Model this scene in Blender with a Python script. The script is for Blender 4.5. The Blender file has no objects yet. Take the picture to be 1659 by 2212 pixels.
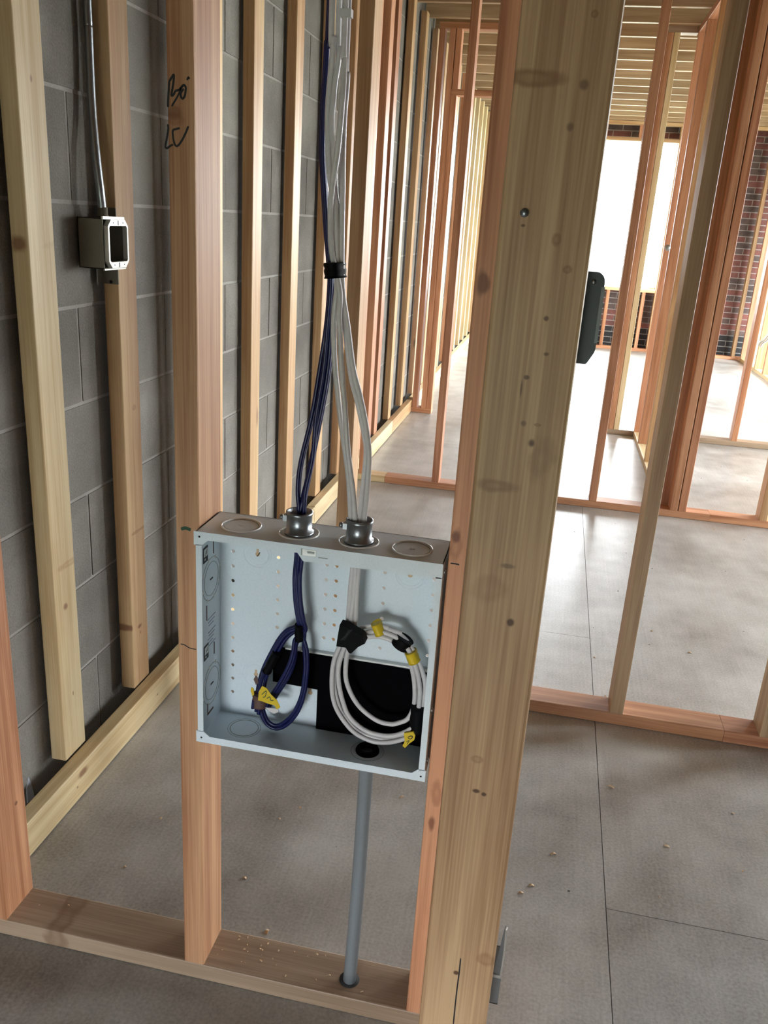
import bpy, math, random
from mathutils import Vector, Matrix, noise

# ------------------------------------------------------------------ camera, world, lights, exposure
W, Hh, FPX = 1659, 2212, 1826.69
CAMROT = ((0.97791674, 0.19966711, 0.06174056),
          (-0.12271172, 0.30942600, 0.94297263),
          (0.16917648, -0.92972501, 0.32709436))      # rows: camera right, up, back in world axes
CAM = Vector((0.0, 0.0, 1.36))
sc = bpy.context.scene
COL = sc.collection
cd = bpy.data.cameras.new('camera')
cd.sensor_fit = 'VERTICAL'; cd.sensor_height = 24.0
cd.lens = FPX * 24.0 / Hh
cd.clip_start = 0.02; cd.clip_end = 200
cam = bpy.data.objects.new('camera', cd); COL.objects.link(cam)
cam.matrix_world = Matrix.Translation(CAM) @ Matrix(CAMROT).transposed().to_4x4()
sc.camera = cam
sc.view_settings.view_transform = 'Standard'; sc.view_settings.look = 'None'
sc.view_settings.gamma = 1.0; sc.view_settings.use_curve_mapping = False
sc.view_settings.exposure = -0.12

wd = bpy.data.worlds.new('sky'); sc.world = wd; wd.use_nodes = True
bg = wd.node_tree.nodes['Background']
bg.inputs[0].default_value = (0.90, 0.96, 1.0, 1); bg.inputs[1].default_value = 44.0
sc.cycles.max_bounces = 8; sc.cycles.diffuse_bounces = 5; sc.cycles.glossy_bounces = 3
sc.cycles.use_denoising = True
sc.cycles.sample_clamp_indirect = 8.0

def portal(loc, sx, sy, direction):
    """a light portal: it only tells the renderer where the sky comes in through an opening"""
    l = bpy.data.lights.new('sky_portal', 'AREA'); l.shape = 'RECTANGLE'; l.size = sx; l.size_y = sy
    l.cycles.is_portal = True
    o = bpy.data.objects.new('sky_portal', l); COL.objects.link(o); o.location = loc
    o.rotation_euler = Vector(direction).to_track_quat('-Z', 'Z').to_euler()
portal((0.40, 11.16, 1.58), 1.5, 1.6, (0, -1, 0))
portal((4.45, 3.4, 1.35), 1.0, 2.1, (-1, 0, 0))
portal((4.45, 6.2, 1.35), 2.4, 2.1, (-1, 0, 0))
portal((4.45, 9.1, 1.35), 2.4, 2.1, (-1, 0, 0))
portal((-0.55, -2.55, .55), .9, .8, (0, 1, 0))

# ------------------------------------------------------------------ measuring helpers
def ray(x, y):
    c = (x - W / 2, Hh / 2 - y, -FPX)
    return Vector([sum(CAMROT[i][j] * c[i] for i in range(3)) for j in range(3)])
def atY(x, y, Y): d = ray(x, y); return CAM + d * ((Y - CAM.y) / d.y)
def atX(x, y, X): d = ray(x, y); return CAM + d * ((X - CAM.x) / d.x)
def atZ(x, y, Z): d = ray(x, y); return CAM + d * ((Z - CAM.z) / d.z)

rnd = random.Random(7)

# ------------------------------------------------------------------ materials
def newmat(name):
    m = bpy.data.materials.new(name); m.use_nodes = True
    nt = m.node_tree
    return m, nt, nt.nodes, nt.links, nt.nodes['Principled BSDF']
def srgb(r, g, b):
    f = lambda c: ((c / 255 + 0.055) / 1.055) ** 2.4 if c / 255 > 0.04045 else c / 255 / 12.92
    return (f(r), f(g), f(b), 1)
def plain(name, rgb, rough=0.5, metal=0.0, spec=0.5, bump=0.0, bscale=200):
    m, nt, N, L, b = newmat(name)
    b.inputs['Base Color'].default_value = srgb(*rgb)
    b.inputs['Roughness'].default_value = rough; b.inputs['Metallic'].default_value = metal
    b.inputs['Specular IOR Level'].default_value = spec
    tc = N.new('ShaderNodeTexCoord')
    n = N.new('ShaderNodeTexNoise'); n.inputs['Scale'].default_value = bscale; n.inputs['Detail'].default_value = 3
    L.new(tc.outputs['Object'], n.inputs['Vector'])
    mx = N.new('ShaderNodeMix'); mx.data_type = 'RGBA'; mx.blend_type = 'MULTIPLY'
    mx.inputs[0].default_value = 1.0
    cr = N.new('ShaderNodeMapRange'); cr.inputs[3].default_value = 0.9; cr.inputs[4].default_value = 1.08
    L.new(n.outputs['Fac'], cr.inputs[0])
    mx.inputs[6].default_value = srgb(*rgb); L.new(cr.outputs[0], mx.inputs[7]); L.new(mx.outputs[2], b.inputs['Base Color'])
    if bump:
        bp = N.new('ShaderNodeBump'); bp.inputs['Strength'].default_value = bump; bp.inputs['Distance'].default_value = 0.002
        L.new(n.outputs['Fac'], bp.inputs['Height']); L.new(bp.outputs[0], b.inputs['Normal'])
    return m

def M_(N, L, op, a, b=None, c=None):
    n = N.new('ShaderNodeMath'); n.operation = op
    for i, v in enumerate((a, b, c)):
        if v is None: continue
        if isinstance(v, (int, float)): n.inputs[i].default_value = v
        else: L.new(v, n.inputs[i])
    return n.outputs[0]

PAL = {   # light wood, dark wood (grain), knot
    'post':   ((204, 168, 128), (160, 120, 86), (84, 54, 36)),
    'red':    ((206, 152, 114), (164, 108, 74), (104, 58, 38)),
    'bored':  ((200, 156, 116), (158, 110, 76), (116, 70, 44)),
    'pale':   ((222, 202, 160), (198, 168, 122), (128, 78, 52)),
    'tan':    ((206, 174, 130), (176, 134, 92), (120, 76, 50)),
    'green':  ((200, 170, 136), (164, 132, 100), (74, 62, 52)),
    'amber':  ((202, 166, 122), (170, 126, 84), (110, 70, 44)),
    'dull':   ((168, 146, 122), (138, 116, 94), (96, 74, 58)),
    'deck':   ((138, 112, 82), (108, 84, 58), (80, 56, 40)),
    'joist':  ((192, 168, 136), (164, 136, 102), (120, 84, 56)),
}
_wood = {}
def wood(pal, axis='Z', knots=(), key=None):
    """grain runs along the given axis; knots = (a, z, ra, rz, tone, face) ellipses in the board's own metres"""
    k = (pal, axis, key)
    if k in _wood: return _wood[k]
    m, nt, N, L, b = newmat('wood_%s_%s' % (pal, axis))
    lt, dk, kn = PAL[pal]
    tc = N.new('ShaderNodeTexCoord'); oi = N.new('ShaderNodeObjectInfo')
    rv = N.new('ShaderNodeVectorMath'); rv.operation = 'SCALE'
    rv.inputs[0].default_value = (7.3, 11.9, 5.1); L.new(oi.outputs['Random'], rv.inputs['Scale'])
    ad = N.new('ShaderNodeVectorMath'); ad.operation = 'ADD'
    L.new(tc.outputs['Object'], ad.inputs[0]); L.new(rv.outputs[0], ad.inputs[1])
    def sc_(along, across):
        mp = N.new('ShaderNodeMapping')
        s = [across] * 3; s['XYZ'.index(axis)] = along
        mp.inputs['Scale'].default_value = s
        L.new(ad.outputs[0], mp.inputs['Vector']); return mp.outputs[0]
    n1 = N.new('ShaderNodeTexNoise'); n1.inputs['Scale'].default_value = 1; n1.inputs['Detail'].default_value = 4
    n1.inputs['Distortion'].default_value = 0.6
    L.new(sc_(1.3, 34), n1.inputs['Vector'])
    n2 = N.new('ShaderNodeTexNoise'); n2.inputs['Scale'].default_value = 1; n2.inputs['Detail'].default_value = 2
    L.new(sc_(5, 330), n2.inputs['Vector'])
    n3 = N.new('ShaderNodeTexNoise'); n3.inputs['Scale'].default_value = 1; n3.inputs['Detail'].default_value = 2
    L.new(sc_(1.1, 7), n3.inputs['Vector'])
    g = M_(N, L, 'ADD', M_(N, L, 'MULTIPLY', n1.outputs['Fac'], 0.52), M_(N, L, 'MULTIPLY', n2.outputs['Fac'], 0.30))
    g = M_(N, L, 'ADD', g, M_(N, L, 'MULTIPLY', n3.outputs['Fac'], 0.35))
    cr = N.new('ShaderNodeValToRGB')
    cr.color_ramp.elements[0].position = 0.48; cr.color_ramp.elements[0].color = srgb(*dk)
    cr.color_ramp.elements[1].position = 0.68; cr.color_ramp.elements[1].color = srgb(*lt)
    L.new(g, cr.inputs[0])
    # knots scattered
    vo = N.new('ShaderNodeTexVoronoi'); vo.inputs['Scale'].default_value = 1
    L.new(sc_(2.2, 9.0), vo.inputs['Vector'])
    sep = N.new('ShaderNodeSeparateColor'); L.new(vo.outputs['Color'], sep.inputs[0])
    gate = M_(N, L, 'GREATER_THAN', sep.outputs[0], 2.0 if knots else 0.62)
    mr = N.new('ShaderNodeMapRange'); mr.interpolation_type = 'SMOOTHSTEP'
    mr.inputs[1].default_value = 0.12; mr.inputs[2].default_value = 0.03
    L.new(vo.outputs['Distance'], mr.inputs[0])
    km = M_(N, L, 'MULTIPLY', M_(N, L, 'MULTIPLY', mr.outputs[0], gate), 0.75)
    # placed knots (position read off the board)
    am = None
    if knots:
        sx = N.new('ShaderNodeSeparateXYZ'); L.new(tc.outputs['Object'], sx.inputs[0])
        nz = N.new('ShaderNodeTexNoise'); nz.inputs['Scale'].default_value = 40; L.new(tc.outputs['Object'], nz.inputs['Vector'])
        for (ax, a, z, ra, rz, tone) in knots:
            da = M_(N, L, 'DIVIDE', M_(N, L, 'SUBTRACT', sx.outputs['XYZ'.index(ax)], a), ra)
            dz = M_(N, L, 'DIVIDE', M_(N, L, 'SUBTRACT', sx.outputs[2], z), rz)
            d = M_(N, L, 'SQRT', M_(N, L, 'ADD', M_(N, L, 'MULTIPLY', da, da), M_(N, L, 'MULTIPLY', dz, dz)))
            d = M_(N, L, 'ADD', d, M_(N, L, 'MULTIPLY', M_(N, L, 'SUBTRACT', nz.outputs['Fac'], 0.5), 0.9))
            q = N.new('ShaderNodeMapRange'); q.interpolation_type = 'SMOOTHSTEP'
            q.inputs[1].default_value = 0.95; q.inputs[2].default_value = 0.35; q.inputs[4].default_value = min(1.0, tone * (1.7 if tone < 0.6 else 1.0))
            L.new(d, q.inputs[0])
            if tone < 0.6:      # broad stained figure round a knot: amber, darkest along its rim
                w_ = N.new('ShaderNodeMapRange'); w_.interpolation_type = 'SMOOTHSTEP'
                w_.inputs[1].default_value = 0.1; w_.inputs[2].default_value = 0.8; w_.inputs[3].default_value = 0.35; w_.inputs[4].default_value = 1.0
                L.new(d, w_.inputs[0])
                q2 = M_(N, L, 'MULTIPLY', q.outputs[0], w_.outputs[0])
                am = q2 if am is None else M_(N, L, 'MAXIMUM', am, q2)
            else: km = M_(N, L, 'MAXIMUM', km, q.outputs[0])
    m0 = N.new('ShaderNodeMix'); m0.data_type = 'RGBA'
    L.new(am, m0.inputs[0]) if am is not None else setattr(m0.inputs[0], 'default_value', 0.0)
    L.new(cr.outputs[0], m0.inputs[6]); m0.inputs[7].default_value = srgb(dk[0] * .78, dk[1] * .66, dk[2] * .52)
    mx = N.new('ShaderNodeMix'); mx.data_type = 'RGBA'
    L.new(km, mx.inputs[0]); L.new(m0.outputs[2], mx.inputs[6]); mx.inputs[7].default_value = srgb(*kn)
    hs = N.new('ShaderNodeHueSaturation')
    L.new(mx.outputs[2], hs.inputs['Color'])
    vv = N.new('ShaderNodeMapRange'); vv.inputs[3].default_value = 0.86; vv.inputs[4].default_value = 1.08
    r2 = M_(N, L, 'FRACT', M_(N, L, 'MULTIPLY', oi.outputs['Random'], 7.77))
    L.new(r2, vv.inputs[0]); L.new(vv.outputs[0], hs.inputs['Value'])
    h2 = N.new('ShaderNodeMapRange'); h2.inputs[3].default_value = 0.496; h2.inputs[4].default_value = 0.503
    L.new(oi.outputs['Random'], h2.inputs[0]); L.new(h2.outputs[0], hs.inputs['Hue'])
    L.new(hs.outputs[0], b.inputs['Base Color'])
    b.inputs['Roughness'].default_value = 0.48; b.inputs['Specular IOR Level'].default_value = 0.4
    bp = N.new('ShaderNodeBump'); bp.inputs['Strength'].default_value = 0.25; bp.inputs['Distance'].default_value = 0.0008
    L.new(n2.outputs['Fac'], bp.inputs['Height']); L.new(bp.outputs[0], b.inputs['Normal'])
    _wood[k] = m
    return m

def concrete(name, base, dark, blotch=1.6, fine=160, rough=(0.42, 0.7), streak=False, bump=0.15):
    m, nt, N, L, b = newmat(name)
    tc = N.new('ShaderNodeTexCoord'); geo = N.new('ShaderNodeNewGeometry')
    oi = N.new('ShaderNodeObjectInfo')
    def nz(scale, det, src=None, dist=0.0):
        n = N.new('ShaderNodeTexNoise'); n.inputs['Scale'].default_value = scale; n.inputs['Detail'].default_value = det
        n.inputs['Distortion'].default_value = dist
        L.new(src or geo.outputs['Position'], n.inputs['Vector']); return n.outputs['Fac']
    big = nz(blotch, 4, dist=0.4); mid = nz(9, 5); fn = nz(fine, 3)
    v = M_(N, L, 'ADD', M_(N, L, 'MULTIPLY', big, 0.55), M_(N, L, 'MULTIPLY', mid, 0.25))
    v = M_(N, L, 'ADD', v, M_(N, L, 'MULTIPLY', fn, 0.28))
    if streak:
        mp = N.new('ShaderNodeMapping'); mp.inputs['Scale'].default_value = (140, 3, 3)
        mp.inputs['Rotation'].default_value = (0, 0, 0.25)
        L.new(geo.outputs['Position'], mp.inputs['Vector'])
        s = nz(1, 3, mp.outputs[0]); v = M_(N, L, 'ADD', v, M_(N, L, 'MULTIPLY', s, 0.10))
    cr = N.new('ShaderNodeValToRGB')
    cr.color_ramp.elements[0].position = 0.42; cr.color_ramp.elements[0].color = srgb(*dark)
    cr.color_ramp.elements[1].position = 0.68; cr.color_ramp.elements[1].color = srgb(*base)
    L.new(v, cr.inputs[0])
    hs = N.new('ShaderNodeHueSaturation'); L.new(cr.outputs[0], hs.inputs['Color'])
    vv = N.new('ShaderNodeMapRange'); vv.inputs[3].default_value = 0.92; vv.inputs[4].default_value = 1.06
    L.new(oi.outputs['Random'], vv.inputs[0]); L.new(vv.outputs[0], hs.inputs['Value'])
    L.new(hs.outputs[0], b.inputs['Base Color'])
    rr = N.new('ShaderNodeMapRange'); rr.inputs[3].default_value = rough[0]; rr.inputs[4].default_value = rough[1]
    L.new(big, rr.inputs[0]); L.new(rr.outputs[0], b.inputs['Roughness'])
    bp = N.new('ShaderNodeBump'); bp.inputs['Strength'].default_value = bump; bp.inputs['Distance'].default_value = 0.003
    L.new(fn, bp.inputs['Height']); L.new(bp.outputs[0], b.inputs['Normal'])
    return m

MAT = {}
MAT['slab'] = concrete('concrete_floor', (194, 193, 189), (134, 130, 124), blotch=1.3, streak=True, rough=(0.28, 0.5), bump=0.06)
MAT['joint'] = plain('dark_joint', (104, 98, 92), 0.9)
MAT['block'] = concrete('concrete_block', (140, 136, 128), (104, 100, 93), blotch=3, fine=230, rough=(0.85, 0.95), bump=0.6)
MAT['mortar'] = concrete('grey_mortar', (172, 168, 160), (146, 142, 135), blotch=6, fine=260, rough=(0.9, 0.97), bump=0.5)
MAT['brick'] = concrete('red_brick', (122, 76, 68), (84, 54, 50), blotch=9, fine=120, rough=(0.85, 0.95), bump=0.4)
MAT['brick2'] = concrete('brown_brick', (96, 80, 74), (66, 56, 54), blotch=9, fine=120, rough=(0.85, 0.95), bump=0.4)
MAT['brickb'] = concrete('tarred_brick', (30, 28, 30), (20, 18, 20), blotch=9, fine=120, rough=(0.6, 0.8), bump=0.3)
MAT['white'] = plain('white_painted_steel', (230, 241, 248), 0.38, bump=0.05, bscale=500)
MAT['glintwhite'] = plain('scored_ring_glint', (255, 253, 246), 0.2)  # near-white colour stands in for the glint on embossed edges
MAT['ringdark'] = plain('scored_ring_dark', (160, 166, 164), 0.5)
MAT['steel'] = plain('galvanised_steel', (150, 154, 158), 0.33, metal=0.9, bump=0.1, bscale=120)
MAT['steelbox'] = plain('galvanised_box', (200, 200, 196), 0.38, metal=0.65, bump=0.1, bscale=90)
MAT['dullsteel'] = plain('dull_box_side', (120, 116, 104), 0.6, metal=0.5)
MAT['pipe'] = plain('grey_pvc', (122, 128, 132), 0.45)
MAT['black'] = plain('black_tape', (7, 7, 9), 0.65, spec=0.12)
MAT['pad'] = plain('black_foam', (6, 6, 8), 0.95, spec=0.05)
MAT['blue'] = plain('blue_cable', (13, 21, 76), 0.36)
MAT['cable'] = plain('white_cable', (214, 210, 210), 0.4)
MAT['yellow'] = plain('yellow_label', (222, 190, 30), 0.45)
MAT['ink'] = plain('black_ink', (22, 20, 22), 0.6)
MAT['green'] = plain('green_ink', (30, 70, 45), 0.6)
MAT['bluetxt'] = plain('blue_print', (140, 150, 172), 0.6)
MAT['brown'] = plain('brown_tag', (96, 70, 62), 0.6)
MAT['plastic'] = plain('dark_blue_plastic', (30, 38, 48), 0.4)
MAT['dark'] = plain('dark_inside', (34, 34, 36), 0.8)
MAT['deck'] = wood('deck', 'X')
MAT['ground'] = plain('ground', (132, 136, 118), 0.95)
MAT['shaving'] = plain('wood_shaving', (214, 184, 150), 0.8)
MAT['wallin'] = plain('grey_wall_face', (84, 80, 74), 0.9)
MAT['efflor'] = plain('pale_mortar_smear', (176, 180, 190), 0.95)

# ------------------------------------------------------------------ mesh helpers
def link(name, me, mat=None, parent=None, loc=None):
    o = bpy.data.objects.new(name, me); COL.objects.link(o)
    if mat is not None: me.materials.append(mat)
    if loc is not None: o.location = loc
    if parent is not None:
        o.parent = parent
        if loc is not None: o.location = Vector(loc) - wpos(parent)
        else: o.location = -wpos(parent)
    return o
def wpos(o):
    v = Vector((0, 0, 0))
    while o is not None: v += o.location; o = o.parent
    return v
def empty(name, loc=(0, 0, 0), label=None, cat=None, group=None, kind=None, parent=None):
    o = bpy.data.objects.new(name, None); COL.objects.link(o); o.location = loc
    tag(o, label, cat, group, kind); return o
def tag(o, label=None, cat=None, group=None, kind=None):
    if label: o['label'] = label
    if cat: o['category'] = cat
    if group: o['group'] = group
    if kind: o['kind'] = kind
    return o
def smooth(me):
    for p in me.polygons: p.use_smooth = True

def board_mesh(dx, dy, dz, axis, r):
    """a board centred on its own origin, long edges rounded by r"""
    D = [dx, dy, dz]; k = 'XYZ'.index(axis); i, j = [q for q in range(3) if q != k]
    a, b, l = D[i] / 2, D[j] / 2, D[k] / 2
    prof = []
    for (sx, sy, st) in ((1, 1, 0), (-1, 1, 1), (-1, -1, 2), (1, -1, 3)):
        for t in (0, 0.5, 1):
            an = (st + t) * math.pi / 2
            prof.append((sx * (a - r) + r * math.cos(an), sy * (b - r) + r * math.sin(an)))
    n = len(prof); vs = []
    for e in (-l, l):
        for p in prof:
            v = [0, 0, 0]; v[i] = p[0]; v[j] = p[1]; v[k] = e; vs.append(v)
    fs = [(q, (q + 1) % n, n + (q + 1) % n, n + q) for q in range(n)] + [tuple(range(n - 1, -1, -1)), tuple(range(n, 2 * n))]
    if k == 1: fs = [tuple(reversed(f)) for f in fs]
    me = bpy.data.meshes.new('board'); me.from_pydata(vs, [], fs); me.update()
    return me
_bm = {}
def board(name, x0, x1, y0, y1, z0, z1, pal, parent=None, axis=None, knots=(), r=0.0028, mat=None):
    D = (x1 - x0, y1 - y0, z1 - z0)
    if axis is None: axis = 'XYZ'[max(range(3), key=lambda q: D[q])]
    m = mat or wood(pal, axis, knots, key=(len(_wood) if knots else None))
    key = (round(D[0], 4), round(D[1], 4), round(D[2], 4), axis, r, m.name)
    if key in _bm: me = _bm[key]; new = False
    else: me = _bm[key] = board_mesh(*D, axis, r); me.materials.append(m)
    return link(name, me, None, parent, ((x0 + x1) / 2, (y0 + y1) / 2, (z0 + z1) / 2))

def boxes_mesh(lst, name='boxes'):
    vs, fs = [], []
    for (x0, x1, y0, y1, z0, z1) in lst:
        b = len(vs)
        vs += [(x0, y0, z0), (x1, y0, z0), (x1, y1, z0), (x0, y1, z0), (x0, y0, z1), (x1, y0, z1), (x1, y1, z1), (x0, y1, z1)]
        fs += [tuple(b + q for q in f) for f in ((3, 2, 1, 0), (4, 5, 6, 7), (0, 1, 5, 4), (1, 2, 6, 5), (2, 3, 7, 6), (3, 0, 4, 7))]
    me = bpy.data.meshes.new(name); me.from_pydata(vs, [], fs); me.update(); return me
def boxes(name, lst, mat, parent=None, **kw):
    c = Vector(((lst[0][0] + lst[0][1]) / 2, (lst[0][2] + lst[0][3]) / 2, (lst[0][4] + lst[0][5]) / 2))
    me = boxes_mesh([(a - c.x, b - c.x, d - c.y, e - c.y, f - c.z, g - c.z) for a, b, d, e, f, g in lst])
    return tag(link(name, me, mat, parent, c), **kw)

def catmull(P, n=8):
    P = [Vector(p) for p in P]; out = []
    Q = [2 * P[0] - P[1]] + P + [2 * P[-1] - P[-2]]
    for i in range(1, len(Q) - 2):
        for t in range(n):
            t /= n
            a, b, c, d = Q[i - 1], Q[i], Q[i + 1], Q[i + 2]
            out.append(0.5 * ((2 * b) + (c - a) * t + (2 * a - 5 * b + 4 * c - d) * t * t + (3 * b - a - 3 * c + d) * t ** 3))
    out.append(P[-1]); return out
def tube_geo(P, r, seg=8, caps=True):
    P = [Vector(p) for p in P]; vs, fs = [], []
    up = None
    for i, p in enumerate(P):
        t = (P[min(i + 1, len(P) - 1)] - P[max(i - 1, 0)]).normalized()
        if up is None:
            up = t.orthogonal().normalized()
        up = (up - t * up.dot(t)).normalized(); sd = t.cross(up)
        rr = r(i / (len(P) - 1)) if callable(r) else r
        for s in range(seg):
            a = 2 * math.pi * s / seg
            vs.append(p + rr * (math.cos(a) * up + math.sin(a) * sd))
    for i in range(len(P) - 1):
        for s in range(seg):
            fs.append((i * seg + s, i * seg + (s + 1) % seg, (i + 1) * seg + (s + 1) % seg, (i + 1) * seg + s))
    if caps:
        fs.append(tuple(range(seg - 1, -1, -1))); fs.append(tuple((len(P) - 1) * seg + s for s in range(seg)))
    return vs, fs
def tube(name, P, r, mat, parent=None, seg=10, n=8, curve=True, caps=True, **kw):
    if curve: P = catmull(P, n)
    c = P[0].copy() if isinstance(P[0], Vector) else Vector(P[0])
    vs, fs = tube_geo([Vector(p) - c for p in P], r, seg, caps)
    me = bpy.data.meshes.new(name); me.from_pydata(vs, [], fs); smooth(me); me.update()
    return tag(link(name, me, mat, parent, c), **kw)
def lathe(name, prof, mat, loc, parent=None, seg=32, axis='Z', **kw):
    """prof = (radius, height) pairs"""
    vs, fs = [], []
    for (r, h) in prof:
        for s in range(seg):
            a = 2 * math.pi * s / seg
            p = (r * math.cos(a), r * math.sin(a), h)
            if axis == 'Y': p = (p[0], p[2], p[1])
            if axis == 'X': p = (p[2], p[0], p[1])
            vs.append(p)
    for i in range(len(prof) - 1):
        for s in range(seg):
            fs.append((i * seg + s, i * seg + (s + 1) % seg, (i + 1) * seg + (s + 1) % seg, (i + 1) * seg + s))
    me = bpy.data.meshes.new(name); me.from_pydata(vs, [], fs); smooth(me); me.update()
    return tag(link(name, me, mat, parent, loc), **kw)
def ring(name, loc, R, w, t, mat, parent, axis='Z', sx=1.0, **kw):
    o = lathe(name, [(R - w, -t * 0.5), (R - w * 0.5, t), (R + w * 0.5, t), (R + w, -t * 0.5)], mat, loc, parent, 40, axis, **kw)
    return o
def quad_plate(name, pts, th, nrm, mat, parent=None, **kw):
    """thin plate from an outline, thickness along nrm"""
    pts = [Vector(p) for p in pts]; c = sum(pts, Vector()) / len(pts); nrm = Vector(nrm).normalized() * th
    vs = [p - c for p in pts] + [p - c + nrm for p in pts]; n = len(pts)
    fs = [tuple(range(n)), tuple(range(2 * n - 1, n - 1, -1))] + [(q, n + q, n + (q + 1) % n, (q + 1) % n) for q in range(n)]
    me = bpy.data.meshes.new(name); me.from_pydata(vs, [], fs); me.update()
    me.validate()
    return tag(link(name, me, mat, parent, c), **kw)

# ------------------------------------------------------------------ floor: slabs with sawn joints
floor = boxes('floor', [(-1.4, 4.7, -2.7, 11.3, -0.20, -0.006)], MAT['joint'], kind='structure')
g = 0.0009
for (x0, x1, y0, y1) in ((-1.05, .262, -2.6, 2.80), (-1.05, .262, 2.80, 5.35), (-1.05, .262, 5.35, 8.3), (-1.05, .262, 8.3, 11.1),
                         (.262, 4.5, -2.6, 1.512), (.262, 4.5, 1.512, 6.9), (.262, 4.5, 6.9, 11.1)):
    boxes('slab', [(x0 + g, x1 - g, y0 + g, y1 - g, -0.04, 0)], MAT['slab'], floor)

# outside ground
boxes('ground', [(-30, 40, -30, 50, -0.55, -0.3)], MAT['ground'], kind='structure')

# ------------------------------------------------------------------ left wall: concrete blocks + furring strips
BX = -1.060
wl = boxes('wall_left', [(-1.25, BX - 0.002, -2.7, 11.3, 0, 2.84)], MAT['mortar'], kind='structure')
bh, bl, bz0, by0 = 0.2225, 0.445, 0.017, 1.785
blkmeshes = {}
rest = []
for c in range(-1, 13):
    z0 = bz0 + c * bh; z1 = min(z0 + bh, 2.83); z0 = max(z0, 0.0)
    off = 0 if c % 2 == 0 else bl / 2
    k0 = -11
    for k in range(-11, 22):
        y0 = by0 + off + k * bl; y1 = y0 + bl
        if y1 < -2.6 or y0 > 11.1: continue
        y0 = max(y0, -2.65); y1 = min(y1, 11.12)
        gg = 0.0042
        if 0.8 < y1 and y0 < 8.6:
            key = (round(y1 - y0, 4), round(z1 - z0, 4))
            if key not in blkmeshes:
                me = board_mesh(0.05, y1 - y0 - gg * 2, max(z1 - z0 - gg * 2, 0.004), 'X', 0.0015); me.materials.append(MAT['block']); blkmeshes[key] = me
            link('block', blkmeshes[key], None, wl, (BX - 0.025 + rnd.uniform(-.0008, .0008), (y0 + y1) / 2, (z0 + z1) / 2))
        else:
            rest.append((BX - 0.05, BX, y0 + gg, y1 - gg, z0 + gg, max(z1 - gg, z0 + gg + .004)))
boxes('block_courses', rest, MAT['block'], wl, kind='stuff')
strips = [(1.125, 'tan'), (1.54, 'pale'), (1.885, 'tan'), (2.35, 'pale'), (2.795, 'tan'), (3.23, 'tan'), (3.695, 'tan'), (4.10, 'amber'), (4.57, 'red'), (5.02, 'red'),
          (5.465, 'tan'), (5.925, 'tan'), (6.42, 'green'), (6.87, 'tan'), (7.31, 'red'), (7.75, 'tan'), (8.18, 'red'), (8.6, 'tan'), (9.02, 'pale'), (9.44, 'pale'), (9.87, 'pale'), (10.3, 'pale'), (10.72, 'tan')]
def kz(p, X, base): v = atX(p[0], p[1], X); return v
for (y, pal) in strips:
    kn = ()
    z0, z1 = 0.092 + rnd.uniform(-.002, .003), 2.60
    cy, cz = y + 0.0445, (z0 + z1) / 2
    def K(px, ra, rz, tone, _y=cy, _z=cz):
        v = atX(px[0], px[1], -1.01); return ('Y', v.y - _y, v.z - _z, ra, rz, tone)
    if y == 1.54: kn = [K((142, 1310), .012, .013, .8), K((67, 170), .006, .01, .7), K((158, 1497), .003, .008, .9), K((150, 1215), .06, .012, .35)]
    if y == 1.885: kn = [K((302, 1352), .016, .008, .8), K((304, 1365), .003, .008, .9), K((290, 880), .012, .01, .35), K((285, 1358), .008, .014, .8), K((300, 1145), .05, .006, .45)]
    if y == 1.54:
        v = atY(40, 528, 1.54); kn.append(('X', v.x + 1.029, v.z - cz, .024, .020, .8))
    board('furring_strip', -1.048, -1.01, y, y + 0.089, z0, z1, pal, wl, 'Z', knots=kn)
# baseboard: two-by-fours on edge along the foot of the block wall
bb = empty('baseboard_left', (-0.991, 1.2, 0), kind='structure')
for (y0, y1, pal, h) in ((1.22, 3.56, 'pale', .0865), (3.563, 5.45, 'pale', .089), (5.453, 6.195, 'tan', .089), (6.295, 8.9, 'pale', .089), (8.903, 10.98, 'pale', .089)):
    kn = ()
    if y0 == 1.22:
        v = atX(180, 1668, -.972); v2 = atX(168, 1703, -.972); v3 = atX(340, 1502, -.972); cy = (y0 + y1) / 2
        kn = [('Y', v.y - cy, v.z - h / 2 - .003, .03, .014, .8), ('Y', v2.y - cy, v2.z - h / 2, .005, .004, .9), ('Y', v3.y - cy, v3.z - h / 2, .007, .004, .9)]
    board('board', -1.010, -.972, y0, y1, .003, .003 + h, pal, bb, 'Y', knots=kn)
# pale smear of mortar low on the blocks
pts = [atX(px, py, BX + .0005) for px, py in ((58, 1735), (57, 1700), (60, 1678), (66, 1690), (72, 1712), (74, 1722))]
quad_plate('mortar_smear', pts, .0012, (1, 0, 0), MAT['efflor'], wl)

# ------------------------------------------------------------------ ceiling: deck and joists
ceil = boxes('ceiling', [(-1.25, 4.7, -2.7, 11.3, 2.838, 2.87)], MAT['deck'], kind='structure')
jm = board_mesh(5.5, .038, .236, 'X', .003); jm.materials.append(wood('joist', 'X'))
for k in range(-20, 14):
    y = 5.695 + k * 0.4062
    if y < -2.5 or y > 10.99: continue
    link('joist', jm, None, ceil, (1.7, y + .019, 2.719))

# ------------------------------------------------------------------ stud walls
ZT = 2.56
def wall_frame(label, loc, cat='wall frame', group=None):
    return empty('wall_post' if cat == 'post' else 'stud_wall', loc, label, cat, group, 'thing')

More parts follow.
